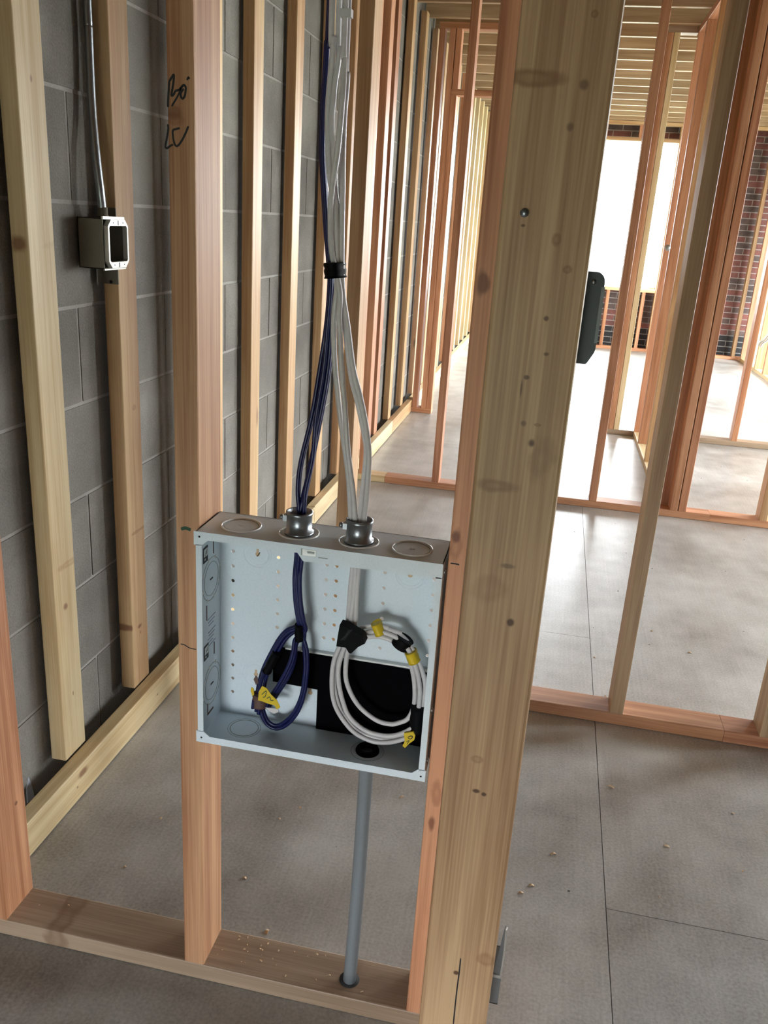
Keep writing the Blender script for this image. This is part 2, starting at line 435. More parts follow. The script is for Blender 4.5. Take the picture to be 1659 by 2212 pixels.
# A: the near wall that holds the panel
A = wall_frame('near bare wood stud wall with the white metal wiring panel mounted between two studs', (-.5, 1.17, 0))
ya, yb = 1.128, 1.217
board('bottom_plate', -1.045, -.0665, ya, yb, 0.001, .038, 'dull', A, 'X', knots=[('X', atZ(120, 2010, .038).x + .556, 0, .03, .1, .5)])
board('top_plate', -1.045, -.0665, ya, yb, ZT, 2.598, 'dull', A, 'X')
def KA(px, ra, rz, tone, cx, z0, z1, Y=ya, X=None):
    if X is None:
        v = atY(px[0], px[1], Y); return ('X', v.x - cx, v.z - (z0 + z1) / 2, ra, rz, tone)
    v = atX(px[0], px[1], X); return ('Y', v.y - cx, v.z - (z0 + z1) / 2, ra, rz, tone)
board('stud', -.930, -.892, ya, yb, .038, ZT, 'red', A, 'Z', knots=[KA((35, 1735), .006, .006, .8, (ya + yb) / 2, .038, ZT, X=-.892)])
bo = board('stud', -.526, -.488, ya, yb, .038, ZT, 'bored', A, 'Z', knots=[
    KA((379, 243), .016, .013, .6, -.507, .038, ZT), KA((379, 258), .02, .01, .4, -.507, .038, ZT)])
rs = board('stud', -.107, -.069, ya, yb, .038, ZT, 'red', A, 'Z', knots=[
    KA((1043, 612), .012, .02, .75, -.088, .038, ZT), KA((985, 1161), .009, .012, .8, -.088, .038, ZT),
    KA((986, 1180), .012, .03, .4, -.088, .038, ZT), KA((932, 1780), .008, .02, .75, -.088, .038, ZT), KA((943, 1712), .012, .03, .4, -.088, .038, ZT)])
tag(bo, 'reddish stud with handwriting in black marker'); tag(rs, 'reddish stud at the right of the panel')

def stroke(name, pxs, Y, w, mat, parent, n=6):
    P = [atY(x, y, Y) for x, y in pxs]
    P = catmull(P, n) if len(P) > 2 else [Vector(p) for p in P]
    vs, fs = [], []
    for i, p in enumerate(P):
        t = (P[min(i + 1, len(P) - 1)] - P[max(i - 1, 0)]); t.y = 0; t.normalize()
        s = Vector((-t.z, 0, t.x)) * w * (0.6 if i in (0, len(P) - 1) else 1)
        for q in (p + s, p - s): vs.append(Vector((q.x, Y, q.z)))
        for q in (p + s, p - s): vs.append(Vector((q.x, Y + .0006, q.z)))
    for i in range(len(P) - 1):
        a, b = i * 4, i * 4 + 4
        fs += [(a, b, b + 1, a + 1), (a + 2, a + 3, b + 3, b + 2), (a, a + 2, b + 2, b), (a + 1, b + 1, b + 3, a + 3)]
    c = P[0].copy(); me = bpy.data.meshes.new(name); me.from_pydata([v - c for v in vs], [], fs); me.update()
    return link(name, me, mat, parent, c)
Yk = ya - .0004
B_ = lambda *p: [(330 + x / 9.76, 130 + y / 9.76) for x, y in p]
stroke('handwriting', B_((318, 990), (325, 800), (340, 560), (350, 440)), Yk, .0014, MAT['ink'], bo)
stroke('handwriting', B_((345, 450), (400, 360), (438, 305), (440, 400), (420, 560), (395, 700), (400, 750), (440, 720), (480, 650), (560, 620), (640, 530), (690, 560), (690, 650), (670, 760), (630, 810), (595, 770), (590, 690), (650, 600)), Yk, .0014, MAT['ink'], bo)
stroke('handwriting', B_((600, 560), (560, 680), (500, 800), (395, 975)), Yk, .0011, MAT['ink'], bo)
stroke('handwriting', B_((720, 420), (750, 360), (770, 400)), Yk, .0011, MAT['ink'], bo)
stroke('handwriting', B_((318, 1350), (325, 1450), (300, 1620), (270, 1780), (270, 1840), (310, 1850), (380, 1800), (430, 1780)), Yk, .0013, MAT['ink'], bo)
stroke('handwriting', B_((570, 1430), (500, 1450), (425, 1480), (425, 1600), (445, 1720), (480, 1800), (530, 1800), (600, 1710), (680, 1560), (750, 1390)), Yk, .0013, MAT['ink'], bo)
stroke('pencil_mark', [(390, 1391), (398, 1393), (410, 1400), (424, 1403)], Yk, .0008, MAT['ink'], bo)
stroke('green_mark', [(391, 1143), (399, 1141), (405, 1142), (412, 1145)], Yk, .0026, MAT['green'], bo)
stroke('pencil_mark', [(973, 1217), (983, 1218), (992, 1220)], Yk, .0011, MAT['ink'], rs)

# P: short return with the thick post in front
P = wall_frame('thick yellowish post facing the camera, standing in front of the panel\'s right side', (-.018, .99, 0), 'post')
px0, px1, pya, pyb = -.0628, .0261, .855, .893
board('bottom_plate', px0, px1, pya, 1.127, .001, .038, 'dull', P, 'Y')
board('top_plate', px0, px1, pya, 1.127, ZT, 2.598, 'dull', P, 'Y')
def KP(px, ra, rz, tone): return KA(px, ra, rz, tone, (px0 + px1) / 2, .038, ZT, Y=pya)
post = board('front_stud', px0, px1, pya, pyb, .038, ZT, 'post', P, 'Z', knots=[
    KP((1155, 168), .034, .010, .55), KP((1075, 1050), .030, .010, .45), KP((1262, 183), .006, .006, .6), KP((1232, 275), .005, .006, .6),
    KP((1148, 958), .006, .007, .85), KP((1131, 915), .004, .004, .6), KP((1161, 918), .005, .002, .5), KP((1102, 1344), .0055, .0065, .95), KP((1180, 688), .003, .003, .8),
    KP((1137, 815), .004, .003, .8), KP((1130, 487), .003, .002, .8), KP((1029, 1709), .006, .004, .95), KP((1045, 1716), .0045, .004, .95), KP((985, 2101), .005, .005, .95),
    KP((1098, 1223), .010, .004, .6), KP((1180, 765), .004, .003, .7), KP((1285, 30), .004, .004, .5), KP((1203, 517), .006, .008, .45), KP((1225, 583), .006, .005, .5),
    KP((1055, 1275), .03, .02, .22), KP((1170, 990), .018, .03, .3), KP((1050, 2075), .015, .012, .35), KP((1031, 1640), .009, .006, .35), KP((1126, 840), .0012, .012, .7)], r=.004)
board('rear_stud', px0, px1, 1.089, 1.127, .038, ZT, 'post', P, 'Z')
stroke('drying_crack', [(995, 2070), (992, 2100), (988, 2130), (984, 2165), (979, 2215)], pya - .0004, .0009, MAT['ink'], post)
v = atY(1133, 460, pya)
lathe('nail_head', [(0, -.004), (.003, -.004), (.0042, -.002), (.0042, .0)], MAT['steel'], v, post, 12, 'Y')

# B: second cross wall
def framed_x(label, y0, x0, x1, studs, loc, cat='wall frame', pal='red', plates=None, z_top=ZT, y1=None, w=.038, sill='dull'):
    y1 = y1 or y0 + .089
    f = wall_frame(label, loc, cat)
    for (a, b, p) in (plates or [(x0, x1, sill)]): board('bottom_plate', a, b, y0, y1, .001, .038, p, f, 'X')
    board('top_plate', x0, x1, y0, y1, z_top, z_top + .038, 'dull', f, 'X')
    for s in studs:
        board('stud', s[0], s[0] + w, y0, y1, .038, z_top, s[1], f, 'Z')
    return f
framed_x('short stub of stud wall off the block wall, seen just behind the wiring panel', 2.25, -.970, -.511,
         [(-.970, 'tan'), (-.549, 'amber')], (-.74, 2.29, 0))
framed_x('stud wall right of the thick post, nearest of the cross walls behind it', 2.25, -.02, 2.6,
         [(-.02, 'tan'), (.299, 'green'), (.715, 'green'), (1.13, 'tan'), (1.54, 'tan'), (1.95, 'red'), (2.36, 'tan')], (1.3, 2.29, 0), plates=[(-.02, .62, 'red'), (.621, 2.6, 'red')])
# C
Cw = framed_x('long stud wall crossing the middle of the building from the block wall', 4.34, -.970, 2.6,
         [(-.946, 'red'), (-.541, 'red'), (-.13, 'tan'), (.293, 'red'), (.70, 'red'), (.742, 'red'), (1.135, 'tan'), (1.55, 'tan'), (1.96, 'tan'), (2.37, 'tan')],
         (.8, 4.38, 0), plates=[(-.970, -.80, 'pale'), (-.799, .9, 'red'), (.901, 2.6, 'red')])
# E : partition running away from us
Ew = wall_frame('partition of studs running away from the middle cross wall', (.7, 5.3, 0))
board('bottom_plate', .653, .742, 4.431, 6.168, .001, .038, 'pale', Ew, 'Y')
board('top_plate', .653, .742, 4.431, 6.168, ZT, 2.598, 'red', Ew, 'Y')
for (y, p) in ((4.431, 'red'), (4.80, 'amber'), (5.30, 'tan'), (5.78, 'red'), (6.130, 'red')):
    board('stud', .653, .742, y, y + .038, .038, ZT, p, Ew, 'Z')
# D stub and opening
Dw = wall_frame('far stud wall with a framed door opening beside the block wall', (-.4, 6.24, 0))
yd = 6.20
board('bottom_plate', -.970, -.822, yd, yd + .089, .001, .038, 'red', Dw, 'X')
board('bottom_plate', -.03, .10, yd, yd + .089, .001, .038, 'red', Dw, 'X')
board('top_plate', -.970, .10, yd, yd + .089, ZT, 2.598, 'red', Dw, 'X')
for (x, z1, p) in ((-.968, ZT, 'red'), (-.899, ZT, 'red'), (-.860, 2.166, 'red'), (-.03, 2.166, 'red'), (.009, ZT, 'red'), (.062, ZT, 'red')):
    board('stud', x, x + .038, yd, yd + .089, .038, z1, p, Dw, 'Z')
board('header', -.8605, .008, yd, yd + .089, 2.1665, 2.2045, 'red', Dw, 'X')
board('cripple_stud', -.856, -.818, yd, yd + .089, 2.2047, ZT, 'red', Dw, 'Z')
board('cripple_stud', -.40, -.362, yd, yd + .089, 2.2047, ZT, 'red', Dw, 'Z')
framed_x('short return of two studs at the end of the partition', 6.15, .470, .652, [(.470, 'red'), (.510, 'pale')], (.56, 6.19, 0))
framed_x('far stud wall right of the partition, one stud standing alone against bright floor', 6.17, .743, 2.6,
         [(.905, 'tan'), (1.32, 'red'), (1.73, 'tan'), (2.14, 'tan'), (2.55, 'tan')], (1.7, 6.21, 0), plates=[(.743, 2.6, 'dull')])
# G: wall running away on the right
Gw = wall_frame('stud wall running away at the far right, ending at the brick corner', (2.3, 9.5, 0))
board('bottom_plate', 2.25, 2.339, 7.6, 10.95, .001, .038, 'pale', Gw, 'Y')
board('top_plate', 2.25, 2.339, 7.6, 10.95, ZT, 2.598, 'tan', Gw, 'Y')
for i in range(9):
    y = 10.91 - i * .4064
    board('stud', 2.25, 2.339, y, y + .038, .038, ZT, ('red', 'pale', 'tan')[i % 3], Gw, 'Z')

# ------------------------------------------------------------------ far wall: framing, window, brick
wb = boxes('wall_back', [(-1.05, -.35, 11.24, 11.30, 0, 2.84), (1.15, 4.5, 11.24, 11.30, 0, 2.84), (-.35, 1.15, 11.24, 11.30, 0, .735), (-.35, 1.15, 11.24, 11.30, 2.40, 2.84)],
           MAT['mortar'], kind='structure')
F = wall_frame('far framed wall around the bright window, in front of brick', (.6, 11.04, 0))
yf, yg = 11.0, 11.089
board('bottom_plate', -1.0, 2.339, yf, yg, .001, .038, 'red', F, 'X')
board('top_plate', -1.0, 2.339, yf, yg, ZT, 2.598, 'tan', F, 'X')
for x in (-1.0, -.60, -.388, 1.152, 1.192, 1.58, 2.16): board('stud', x, x + .038, yf, yg, .038, ZT, 'tan', F, 'Z')
for x in (-.20, .19, .583, 1.005): board('cripple_stud', x, x + .040, yf, yg, .038, .709, 'red', F, 'Z')
for x in (-.10, .30, .694): board('cripple_stud', x, x + .038, yf, yg, 2.424, ZT, 'red', F, 'Z')
board('header', -.35, 1.1518, yf, yg, 2.3855, 2.4235, 'tan', F, 'X')
win = empty('window_1', (.4, 11.1, .75), kind='structure')
board('sill', -.35, 1.1515, yf - .002, yg, .7095, .748, 'pale', win, 'X')
boxes('window_ledge', [(-.348, 1.148, 11.09, 11.30, .735, .775)], MAT['white'], win)
boxes('lintel', [(-.45, 1.25, 11.13, 11.235, 2.40, 2.412)], MAT['steel'], win)
ch, cl = 0.0677, 0.2105
bm_ = {}
stuffb = []
for c in range(41):
    z0, z1 = c * ch, min((c + 1) * ch, 2.83)
    off = 0 if c % 2 else cl / 2
    for k in range(-8, 30):
        x0 = .30 + off + k * cl; x1 = x0 + cl
        x0, x1 = max(x0, -1.05), min(x1, 4.5)
        if x1 - x0 < .03: continue
        zc = (z0 + z1) / 2
        if .735 < zc < 2.405:
            if x1 > -.35 and x0 < -.35: x1 = -.35
            elif x0 < 1.15 and x1 > 1.15: x0 = 1.15
            elif x0 >= -.35 and x1 <= 1.15: continue
            if x1 - x0 < .03: continue
        m = 'brickb' if c < 4 else ('brick2' if rnd.random() < .38 else 'brick')
        vis = (x1 > .25 and x0 < 1.2 and (c < 11 or c > 35)) or (x0 > 1.85 and x1 < 2.6)
        if vis and c < 40:
            key = (round(x1 - x0, 3), m)
            if key not in bm_:
                me = board_mesh(x1 - x0 - .010, .10, ch - .010, 'Y', .002); me.materials.append(MAT[m]); bm_[key] = me
            link('brick', bm_[key], None, wb, ((x0 + x1) / 2, 11.18 + rnd.uniform(-.002, .002), zc))
        else:
            stuffb.append((x0 + .005, x1 - .005, 11.13, 11.23, z0 + .005, z1 - .005))
boxes('brickwork', stuffb, MAT['brick'], wb, kind='stuff')
# mortar beds between bricks
boxes('mortar_bed', [(-1.05, -.352, 11.137, 11.232, .005, 2.83), (1.152, 4.49, 11.137, 11.232, .005, 2.83), (-.35, 1.15, 11.137, 11.232, .005, .73), (-.35, 1.15, 11.137, 11.232, 2.413, 2.83)], MAT['mortar'], wb)

# ------------------------------------------------------------------ right and rear shell, added shade wall
XR = 4.5
yw = ((2.9, 3.9), (5.0, 7.4), (7.9, 10.3))  # openings in the unseen wall, placed and sized for stronger side daylight
rw = [(XR, XR + .2, a, b, 0, 2.84) for a, b in ((-2.7, 2.9), (3.9, 5.0), (7.4, 7.9), (10.3, 11.3))]
for a, b in yw: rw += [(XR, XR + .2, a, b, 0, .3), (XR, XR + .2, a, b, 2.4, 2.84)]
boxes('wall_right', rw, MAT['wallin'], kind='structure')
boxes('added_shade_wall', [(1.0, 1.1, -2.6, 1.3, 0, 2.6)], MAT['wallin'], kind='structure')  # added out of view to keep side daylight off the near area
boxes('wall_front', [(-1.05, -1.02, -2.7, -2.6, 0, 2.84), (-.02, XR, -2.7, -2.6, 0, 2.84), (-1.02, -.02, -2.7, -2.6, .95, 2.84), (-1.02, -.02, -2.7, -2.6, 0, .15)], MAT['wallin'], kind='structure')  # unseen rear wall; low opening shaped to send light onto the near area

# ------------------------------------------------------------------ wiring panel
bx0, bx1, by_0, by_1, bz_0, bz_1 = -.486, -.1115, 1.112, 1.207, .534, .902
T = .0016
PN = empty('wiring_panel', (-.3, 1.16, .534), 'open white metal wiring panel fixed between two studs of the near wall', 'panel')
def strip_holes():
    cols = []
    def col(x, za, zb, n): cols.append((x, [za + (zb - za) * i / (n - 1) for i in range(n)]))
    col(-.463, .837, .577, 11); col(-.386, .837, .687, 7); col(-.306, .836, .706, 6)
    col(-.2895, .836, .706, 6); col(-.2115, .836, .703, 6); col(-.133, .836, .703, 6)
    return cols
def back_panel():
    s, r, seg = .0055, .0031, 12
    vs, fs = [], []
    def v(x, z): vs.append((x, by_1 - T, z)); return len(vs) - 1
    def rect(x0, x1, z0, z1):
        if x1 - x0 < 1e-5 or z1 - z0 < 1e-5: return
        fs.append((v(x0, z0), v(x1, z0), v(x1, z1), v(x0, z1)))
    xp = bx0
    for (x, zs) in strip_holes():
        rect(xp, x - s, bz_0, bz_1); xp = x + s
        zp = bz_0
        for z in sorted(zs):
            rect(x - s, x + s, zp, z - s); zp = z + s
            ci = [v(x + r * math.cos(2 * math.pi * q / seg), z + r * math.sin(2 * math.pi * q / seg)) for q in range(seg)]
            co = [(x + s, z), (x + s, z + s * .58), (x + s, z + s), (x, z + s), (x - s, z + s), (x - s, z + s * .58), (x - s, z), (x - s, z - s * .58), (x - s, z - s), (x, z - s), (x + s, z - s), (x + s, z - s * .58)]
            ou = [v(*p) for p in co]
            for q in range(seg): fs.append((ci[q], ou[q], ou[(q + 1) % seg], ci[(q + 1) % seg]))
        rect(x - s, x + s, zp, bz_1)
    rect(xp, bx1, bz_0, bz_1)
    c = PN.location
    me = bpy.data.meshes.new('back_panel'); me.from_pydata([Vector(p) - c for p in vs], [], fs); me.update()
    o = link('back_panel', me, MAT['white'], PN, c)
    sm = o.modifiers.new('th', 'SOLIDIFY'); sm.thickness = T; sm.offset = 0
    return o
BPN = back_panel()
SL = boxes('side_panel', [(bx0, bx0 + T, by_0, by_1, bz_0, bz_1)], MAT['white'], PN)
SR = boxes('side_panel', [(bx1 - T, bx1, by_0, by_1, bz_0, bz_1)], MAT['white'], PN)
def plate_hole(name, x0, x1, y0, y1, z, holes, r, th, mat, parent):
    """horizontal sheet with round holes"""
    vs, fs = [], []; seg = 24
    def v(x, y): vs.append((x, y, z)); return len(vs) - 1
    xp = x0
    for (hx, hy) in sorted(holes):
        s = r * 1.15
        fs.append((v(xp, y0), v(hx - s, y0), v(hx - s, y1), v(xp, y1))); xp = hx + s
        fs.append((v(hx - s, y0), v(hx + s, y0), v(hx + s, hy - s), v(hx - s, hy - s)))
        fs.append((v(hx - s, hy + s), v(hx + s, hy + s), v(hx + s, y1), v(hx - s, y1)))
        ci, ou = [], []
        for q in range(seg):
            a = 2 * math.pi * q / seg; ca, sa = math.cos(a), math.sin(a); mm = max(abs(ca), abs(sa))
            ci.append(v(hx + r * ca, hy + r * sa)); ou.append(v(hx + s * ca / mm, hy + s * sa / mm))
        for q in range(seg): fs.append((ci[q], ou[q], ou[(q + 1) % seg], ci[(q + 1) % seg]))
    fs.append((v(xp, y0), v(x1, y0), v(x1, y1), v(xp, y1)))
    c = PN.location; me = bpy.data.meshes.new(name); me.from_pydata([Vector(p) - c for p in vs], [], fs); me.update()
    o = link(name, me, mat, parent, c); sm = o.modifiers.new('th', 'SOLIDIFY'); sm.thickness = th; sm.offset = 0
    return o
CN1, CN2 = (-.3395, 1.158), (-.246, 1.156)
TP = plate_hole('top_panel', bx0, bx1, by_0, by_1, bz_1 - .0008, [CN1, CN2], .017, T, MAT['white'], PN)
CN3 = (-.213, 1.162)
BP = plate_hole('bottom_panel', bx0, bx1, by_0, by_1, bz_0 + .0008, [CN3], .0125, T, MAT['white'], PN)
# front lips with cut corners
lip, lipS = .0125, .0095
def lipplate(name, pts): return quad_plate(name, [(x, by_0, z) for x, z in pts], .0016, (0, -1, 0), MAT['white'], PN)
X0, X1, Z0, Z1 = bx0, bx1, bz_0, bz_1
tabx0, tabx1 = atY(643, 1195, by_0).x, atY(1000, 1250, by_0).x
lipplate('front_lip', [(X0 - .003, Z1), (X0 - .003, Z1 - .022), (X0 + lipS, Z1 - .022), (X0 + lipS + .010, Z1 - lip), (tabx0, Z1 - lip),
                       (tabx0 + .009, Z1 - lip - .012), (X1 - .001, Z1 - lip - .010), (X1, Z1)])
lipplate('front_lip', [(X0, Z1 - .021), (X0, Z0 + .020), (X0 + lipS, Z0 + .020), (X0 + lipS, Z1 - .021)])
lipplate('front_lip', [(X1 - lipS, Z1 - .021), (X1 - lipS, Z0 + .020), (X1, Z0 + .020), (X1, Z1 - .021)])
lipplate('front_lip', [(X0 - .003, Z0 + .021), (X0 - .003, Z0), (X1 + .002, Z0), (X1 + .002, Z0 + .021), (X1 - lipS, Z0 + .021), (X1 - lipS - .010, Z0 + lip), (X0 + lipS + .010, Z0 + lip), (X0 + lipS, Z0 + .021)])
for (x, z) in ((X0 + .006, Z1 - .008), (X0 + .006, Z0 + .009), (X1 - .005, Z0 + .009)):
    lathe('screw_hole', [(.0001, -.0022), (.0016, -.0022), (.0016, -.001)], MAT['dark'], (x, by_0, z), PN, 12, 'Y')
# printed sticker on top lip
p0, p1 = atY(652, 1186, by_0 - .002), atY(682, 1203, by_0 - .002)
boxes('sticker', [(p0.x, p1.x, by_0 - .0022, by_0 - .0016, p1.z, p0.z)], MAT['steelbox'], PN)
boxes('print', [(p0.x - .001, p0.x + .001, by_0 - .0026, by_0 - .0016, p1.z, p0.z + .001), (p1.x - .013, p1.x - .002, by_0 - .0026, by_0 - .0016, p1.z + .004, p0.z - .002),
                (p1.x + .004, p1.x + .018, by_0 - .0026, by_0 - .0016, p1.z - .001, p1.z)], MAT['ringdark'], PN)
# knock-outs on top, bottom and left side
for (x, y) in ((-.431, 1.157), (-.164, 1.155)):
    ring('knockout', (x, y, Z1 + .0002), .0300, .0012, .0016, MAT['glintwhite'], TP)
    ring('knockout', (x, y, Z1 + .0002), .0262, .0004, .0004, MAT['ringdark'], TP)
    boxes('knockout_slot', [(x - .004, x + .004, y - .0004, y + .0004, Z1, Z1 + .0005)], MAT['glintwhite'], TP)
for c in (CN1, CN2): ring('knockout', (c[0], c[1], Z1 + .0002), .0300, .0012, .0016, MAT['glintwhite'], TP)
ring('knockout', (-.427, 1.166, Z0 + .0018), .0235, .0006, .0003, MAT['ringdark'], BP)
ring('knockout', (-.427, 1.166, Z0 + .0018), .0275, .0003, .0002, MAT['ringdark'], BP)
ring('knockout', (CN3[0], CN3[1], Z0 + .0018), .027, .0004, .0002, MAT['ringdark'], BP)
lathe('bushing', [(.0115, -.004), (.0115, .006), (.014, .0075), (.0175, .0065), (.0195, .002), (.0195, .0)], MAT['black'], (CN3[0], CN3[1], Z0 + .0016), BP, 32)
for zc in (.802, .612):
    for (R_, w_) in ((.036, .0006), (.028, .0006)):
        ring('knockout', (bx0 + T, 1.166, zc), R_, w_, .0004, MAT['ringdark'], SL, 'X')
    for a in range(8):
        an = a * math.pi / 4 + .3
        y, z = 1.166 + .036 * math.cos(an), zc + .036 * math.sin(an)
        boxes('knockout_tie', [(bx0 + T, bx0 + T + .0006, y - .0015, y + .0015, z - .003, z + .003)], MAT['glintwhite'], SL)
    boxes('knockout_slot', [(bx0 + T, bx0 + T + .0008, 1.161, 1.171, zc - .001, zc + .001)], MAT['ink'], SL)
ax = bx0 + T
for (y, za, zb) in ((1.175, .842, .866), (1.146, .737, .763), (1.176, .662, .684), (1.147, .562, .583)):
    boxes('slot', [(ax, ax + .0008, y - .0007, y + .0007, za, zb)], MAT['brown'], SL)
for (zc) in (.852, .682):     # pictogram label: dark frame, pale sign
    boxes('pictogram', [(ax, ax + .0005, 1.134, 1.152, zc - .013, zc + .013)], MAT['ink'], SL)
    boxes('pictogram_field', [(ax + .0002, ax + .0009, 1.136, 1.150, zc - .003, zc + .010), (ax + .0002, ax + .0009, 1.138, 1.142, zc - .009, zc - .006)], MAT['steelbox'], SL)
    quad_plate('pictogram_sign', [(ax + .0010, 1.139, zc - .002), (ax + .0010, 1.147, zc + .008), (ax + .0010, 1.145, zc + .001), (ax + .0010, 1.143, zc + .001)], .0002, (1, 0, 0), MAT['ink'], SL)
boxes('slot', [(ax, ax + .0008, 1.146, 1.170, .5615, .5645)], MAT['brown'], SL)
lines = []
for i in range(9):
    zt = .735 - i * .006
    lines.append((ax, ax + .0004, 1.150 + (i % 3) * .002, 1.182 - (i % 4) * .004, zt, zt + .0011))
boxes('printed_text', lines[:3] + lines[4:], MAT['bluetxt'], SL)
# raised keyhole bosses in the back
for (x, z) in ((-.421, .838), (-.171, .838), (-.421, .618), (-.325, .600)):
    ring('keyhole_boss', (x, by_1 - T - .0002, z), .021, .0045, -.0014, MAT['white'], BPN, 'Y')
    lathe('keyhole', [(.0001, -.0006), (.0038, -.0006), (.0038, 0)], MAT['shaving'], (x, by_1 - T - .0006, z), BPN, 16, 'Y')
    quad_plate('keyhole_slot', [(x - .0018, by_1 - T - .001, z), (x + .0018, by_1 - T - .001, z), (x + .0018, by_1 - T - .001, z + .009), (x - .0018, by_1 - T - .001, z + .009)], .0004, (0, -1, 0), MAT['shaving'], BPN)
v = atY(556, 1197, by_1 - .004)
quad_plate('keyhole_slot', [(v.x - .001, v.y, v.z - .004), (v.x, v.y, v.z - .0045), (v.x + .005, v.y, v.z + .003), (v.x + .004, v.y, v.z + .004)], .0004, (0, -1, 0), MAT['ink'], BPN)
# side screws between the panel and the right stud
for z in (.885, .655, .765 - .2):
    lathe('screw', [(.0001, .004), (.0035, .003), (.004, .0), (.0015, -.001)], MAT['steel'], (bx1, 1.125, z), PN, 12, 'X')

# black pads lying against the back
def pad(label, pts, y):
    return quad_plate('foam_pad', [(x, y, z) for x, z in pts], .004, (0, -1, 0), MAT['pad'], None, label=label, cat='pad')
pad('matt black pad shaped like a step, behind the cable coils inside the panel',
    [(-.389, .6792), (-.1135, .6732), (-.1135, .5365), (-.311, .5365), (-.311, .612), (-.389, .614)][::-1], by_1 - T - .0035)
a, b = atY(660, 1400, by_1 - T - .004), atY(905, 1443, by_1 - T - .004)
boxes('shelf_edge', [(-.368, -.114, by_1 - T - .010, by_1 - T - .0012, .6798, .6828)], MAT['steelbox'], PN)

# couplings on top
def coupling(c, label):
    o = empty('conduit_coupling', (c[0], c[1], Z1), label, 'conduit fitting')
    lathe('collar', [(.0145, -.012), (.0165, -.012), (.0165, .0), (.0225, .0002), (.0225, .004), (.0195, .0045), (.0195, .030), (.0205, .031), (.0205, .035), (.0185, .036), (.0172, .035), (.0160, .006), (.0145, -.012)],
          MAT['steel'], (c[0], c[1], Z1), o, 40)
    zz = Z1 + .024
    lathe('screw', [(.0001, -.011), (.0036, -.011), (.0040, -.009), (.0040, -.007), (.0020, -.006), (.0020, .0)], MAT['steel'], (c[0] - .0185, c[1] - .003, zz), o, 12, 'X')
    boxes('screw_boss', [(c[0] - .0235, c[0] - .017, c[1] - .009, c[1] + .002, zz - .0045, zz + .0045)], MAT['steel'], o)
    return o
coupling(CN1, 'grey metal conduit coupling on top of the panel with blue cables in it')
coupling(CN2, 'grey metal conduit coupling on top of the panel with white cables in it')

# conduit below
p1 = Vector((CN3[0], CN3[1], Z0 - .002))
CD = empty('conduit', (p1.x, 1.165, .03), 'grey vertical conduit from the panel down into the bottom plate', 'conduit')
ct = atY(789, 1676, 1.165); cb = atY(753, 2155, 1.165)
tube('pipe', [(CN3[0], CN3[1], Z0 - .001), (CN3[0] - .0005, 1.164, .46), (cb.x + .004, 1.165, .25), (cb.x - .0005, 1.1655, .0390)], .0118, MAT['pipe'], CD, seg=20)
lathe('hole_rim', [(.0001, .0), (.0185, .0), (.0185, .0006), (.0001, .0006)], MAT['dark'], (cb.x - .001, 1.166, .0381), CD, 28)

# ------------------------------------------------------------------ cables
def off(P, Y, j, amp=.0): return [atY(x, y, Y + (dy if False else 0)) for x, y in P]
def cab(parent, px, Ys, r, mat, top=True, name='cable', n=7):
    """px list with a Y depth per point (or one for all)"""
    if not isinstance(Ys, (list, tuple)): Ys = [Ys] * len(px)
    P = [atY(x, y, Y) for (x, y), Y in zip(px, Ys)]
    if top:
        P = [Vector((P[0].x + .01, P[0].y, 2.556)), Vector((P[0].x + .003, P[0].y, 2.1))] + P
    return tube(name, P, r, mat, parent, seg=10, n=n)
BLU = empty('blue_cable_bundle', atY(715, 570, 1.15), 'bundle of blue cables hanging into the panel and tied in a narrow coil', 'cables')
rb = .0032
up = [(714, 5), (708, 90), (705, 150), (699, 240), (697, 330), (701, 410), (706, 490), (712, 560)]
low = [[(712, 610), (705, 700), (690, 800), (673, 900), (649, 1000), (643, 1060), (646, 1112)],
       [(718, 610), (712, 700), (704, 800), (690, 900), (670, 1010), (655, 1070), (652, 1112)],
       [(715, 610), (708, 700), (699, 800), (683, 900), (675, 990), (660, 1060), (656, 1112)],
       [(721, 615), (717, 740), (707, 830), (686, 940), (664, 1050), (658, 1080), (649, 1112)]]
Q = lambda *p: [(530 + x / 8.195, 1330 + y / 8.195) for x, y in p]
inn = [(646, 1200), (642, 1250), (644, 1300), (650, 1340), (654, 1362)]
coils = [Q((1080, 560), (1100, 750), (1095, 1000), (1050, 1350), (940, 1680), (760, 1910), (560, 2000), (390, 1930), (300, 1760), (240, 1540), (250, 1300), (330, 1000), (450, 740), (620, 440), (760, 290), (900, 230)),
         Q((1040, 560), (1060, 800), (1050, 1050), (1000, 1380), (880, 1680), (720, 1860), (560, 1940), (430, 1890), (340, 1740), (300, 1540), (330, 1280), (400, 1000), (520, 740), (680, 460), (800, 330), (920, 260)),
         Q((880, 420), (850, 600), (800, 800), (700, 1020), (580, 1230), (470, 1400), (400, 1560), (380, 1640)),
         Q((900, 520), (880, 750), (800, 1000), (690, 1200), (560, 1400), (450, 1560), (360, 1620))]
coils += [[(x - 3, y - 4) for x, y in coils[0]], [(x + 4, y + 3) for x, y in coils[2]]]
low += [[(x + 3, y) for x, y in low[0]], [(x - 3, y) for x, y in low[3]]]
low[4][-1] = low[0][-1]; low[5][-1] = low[3][-1]
offx = [-3, 3, 0, -1, -5, 5]
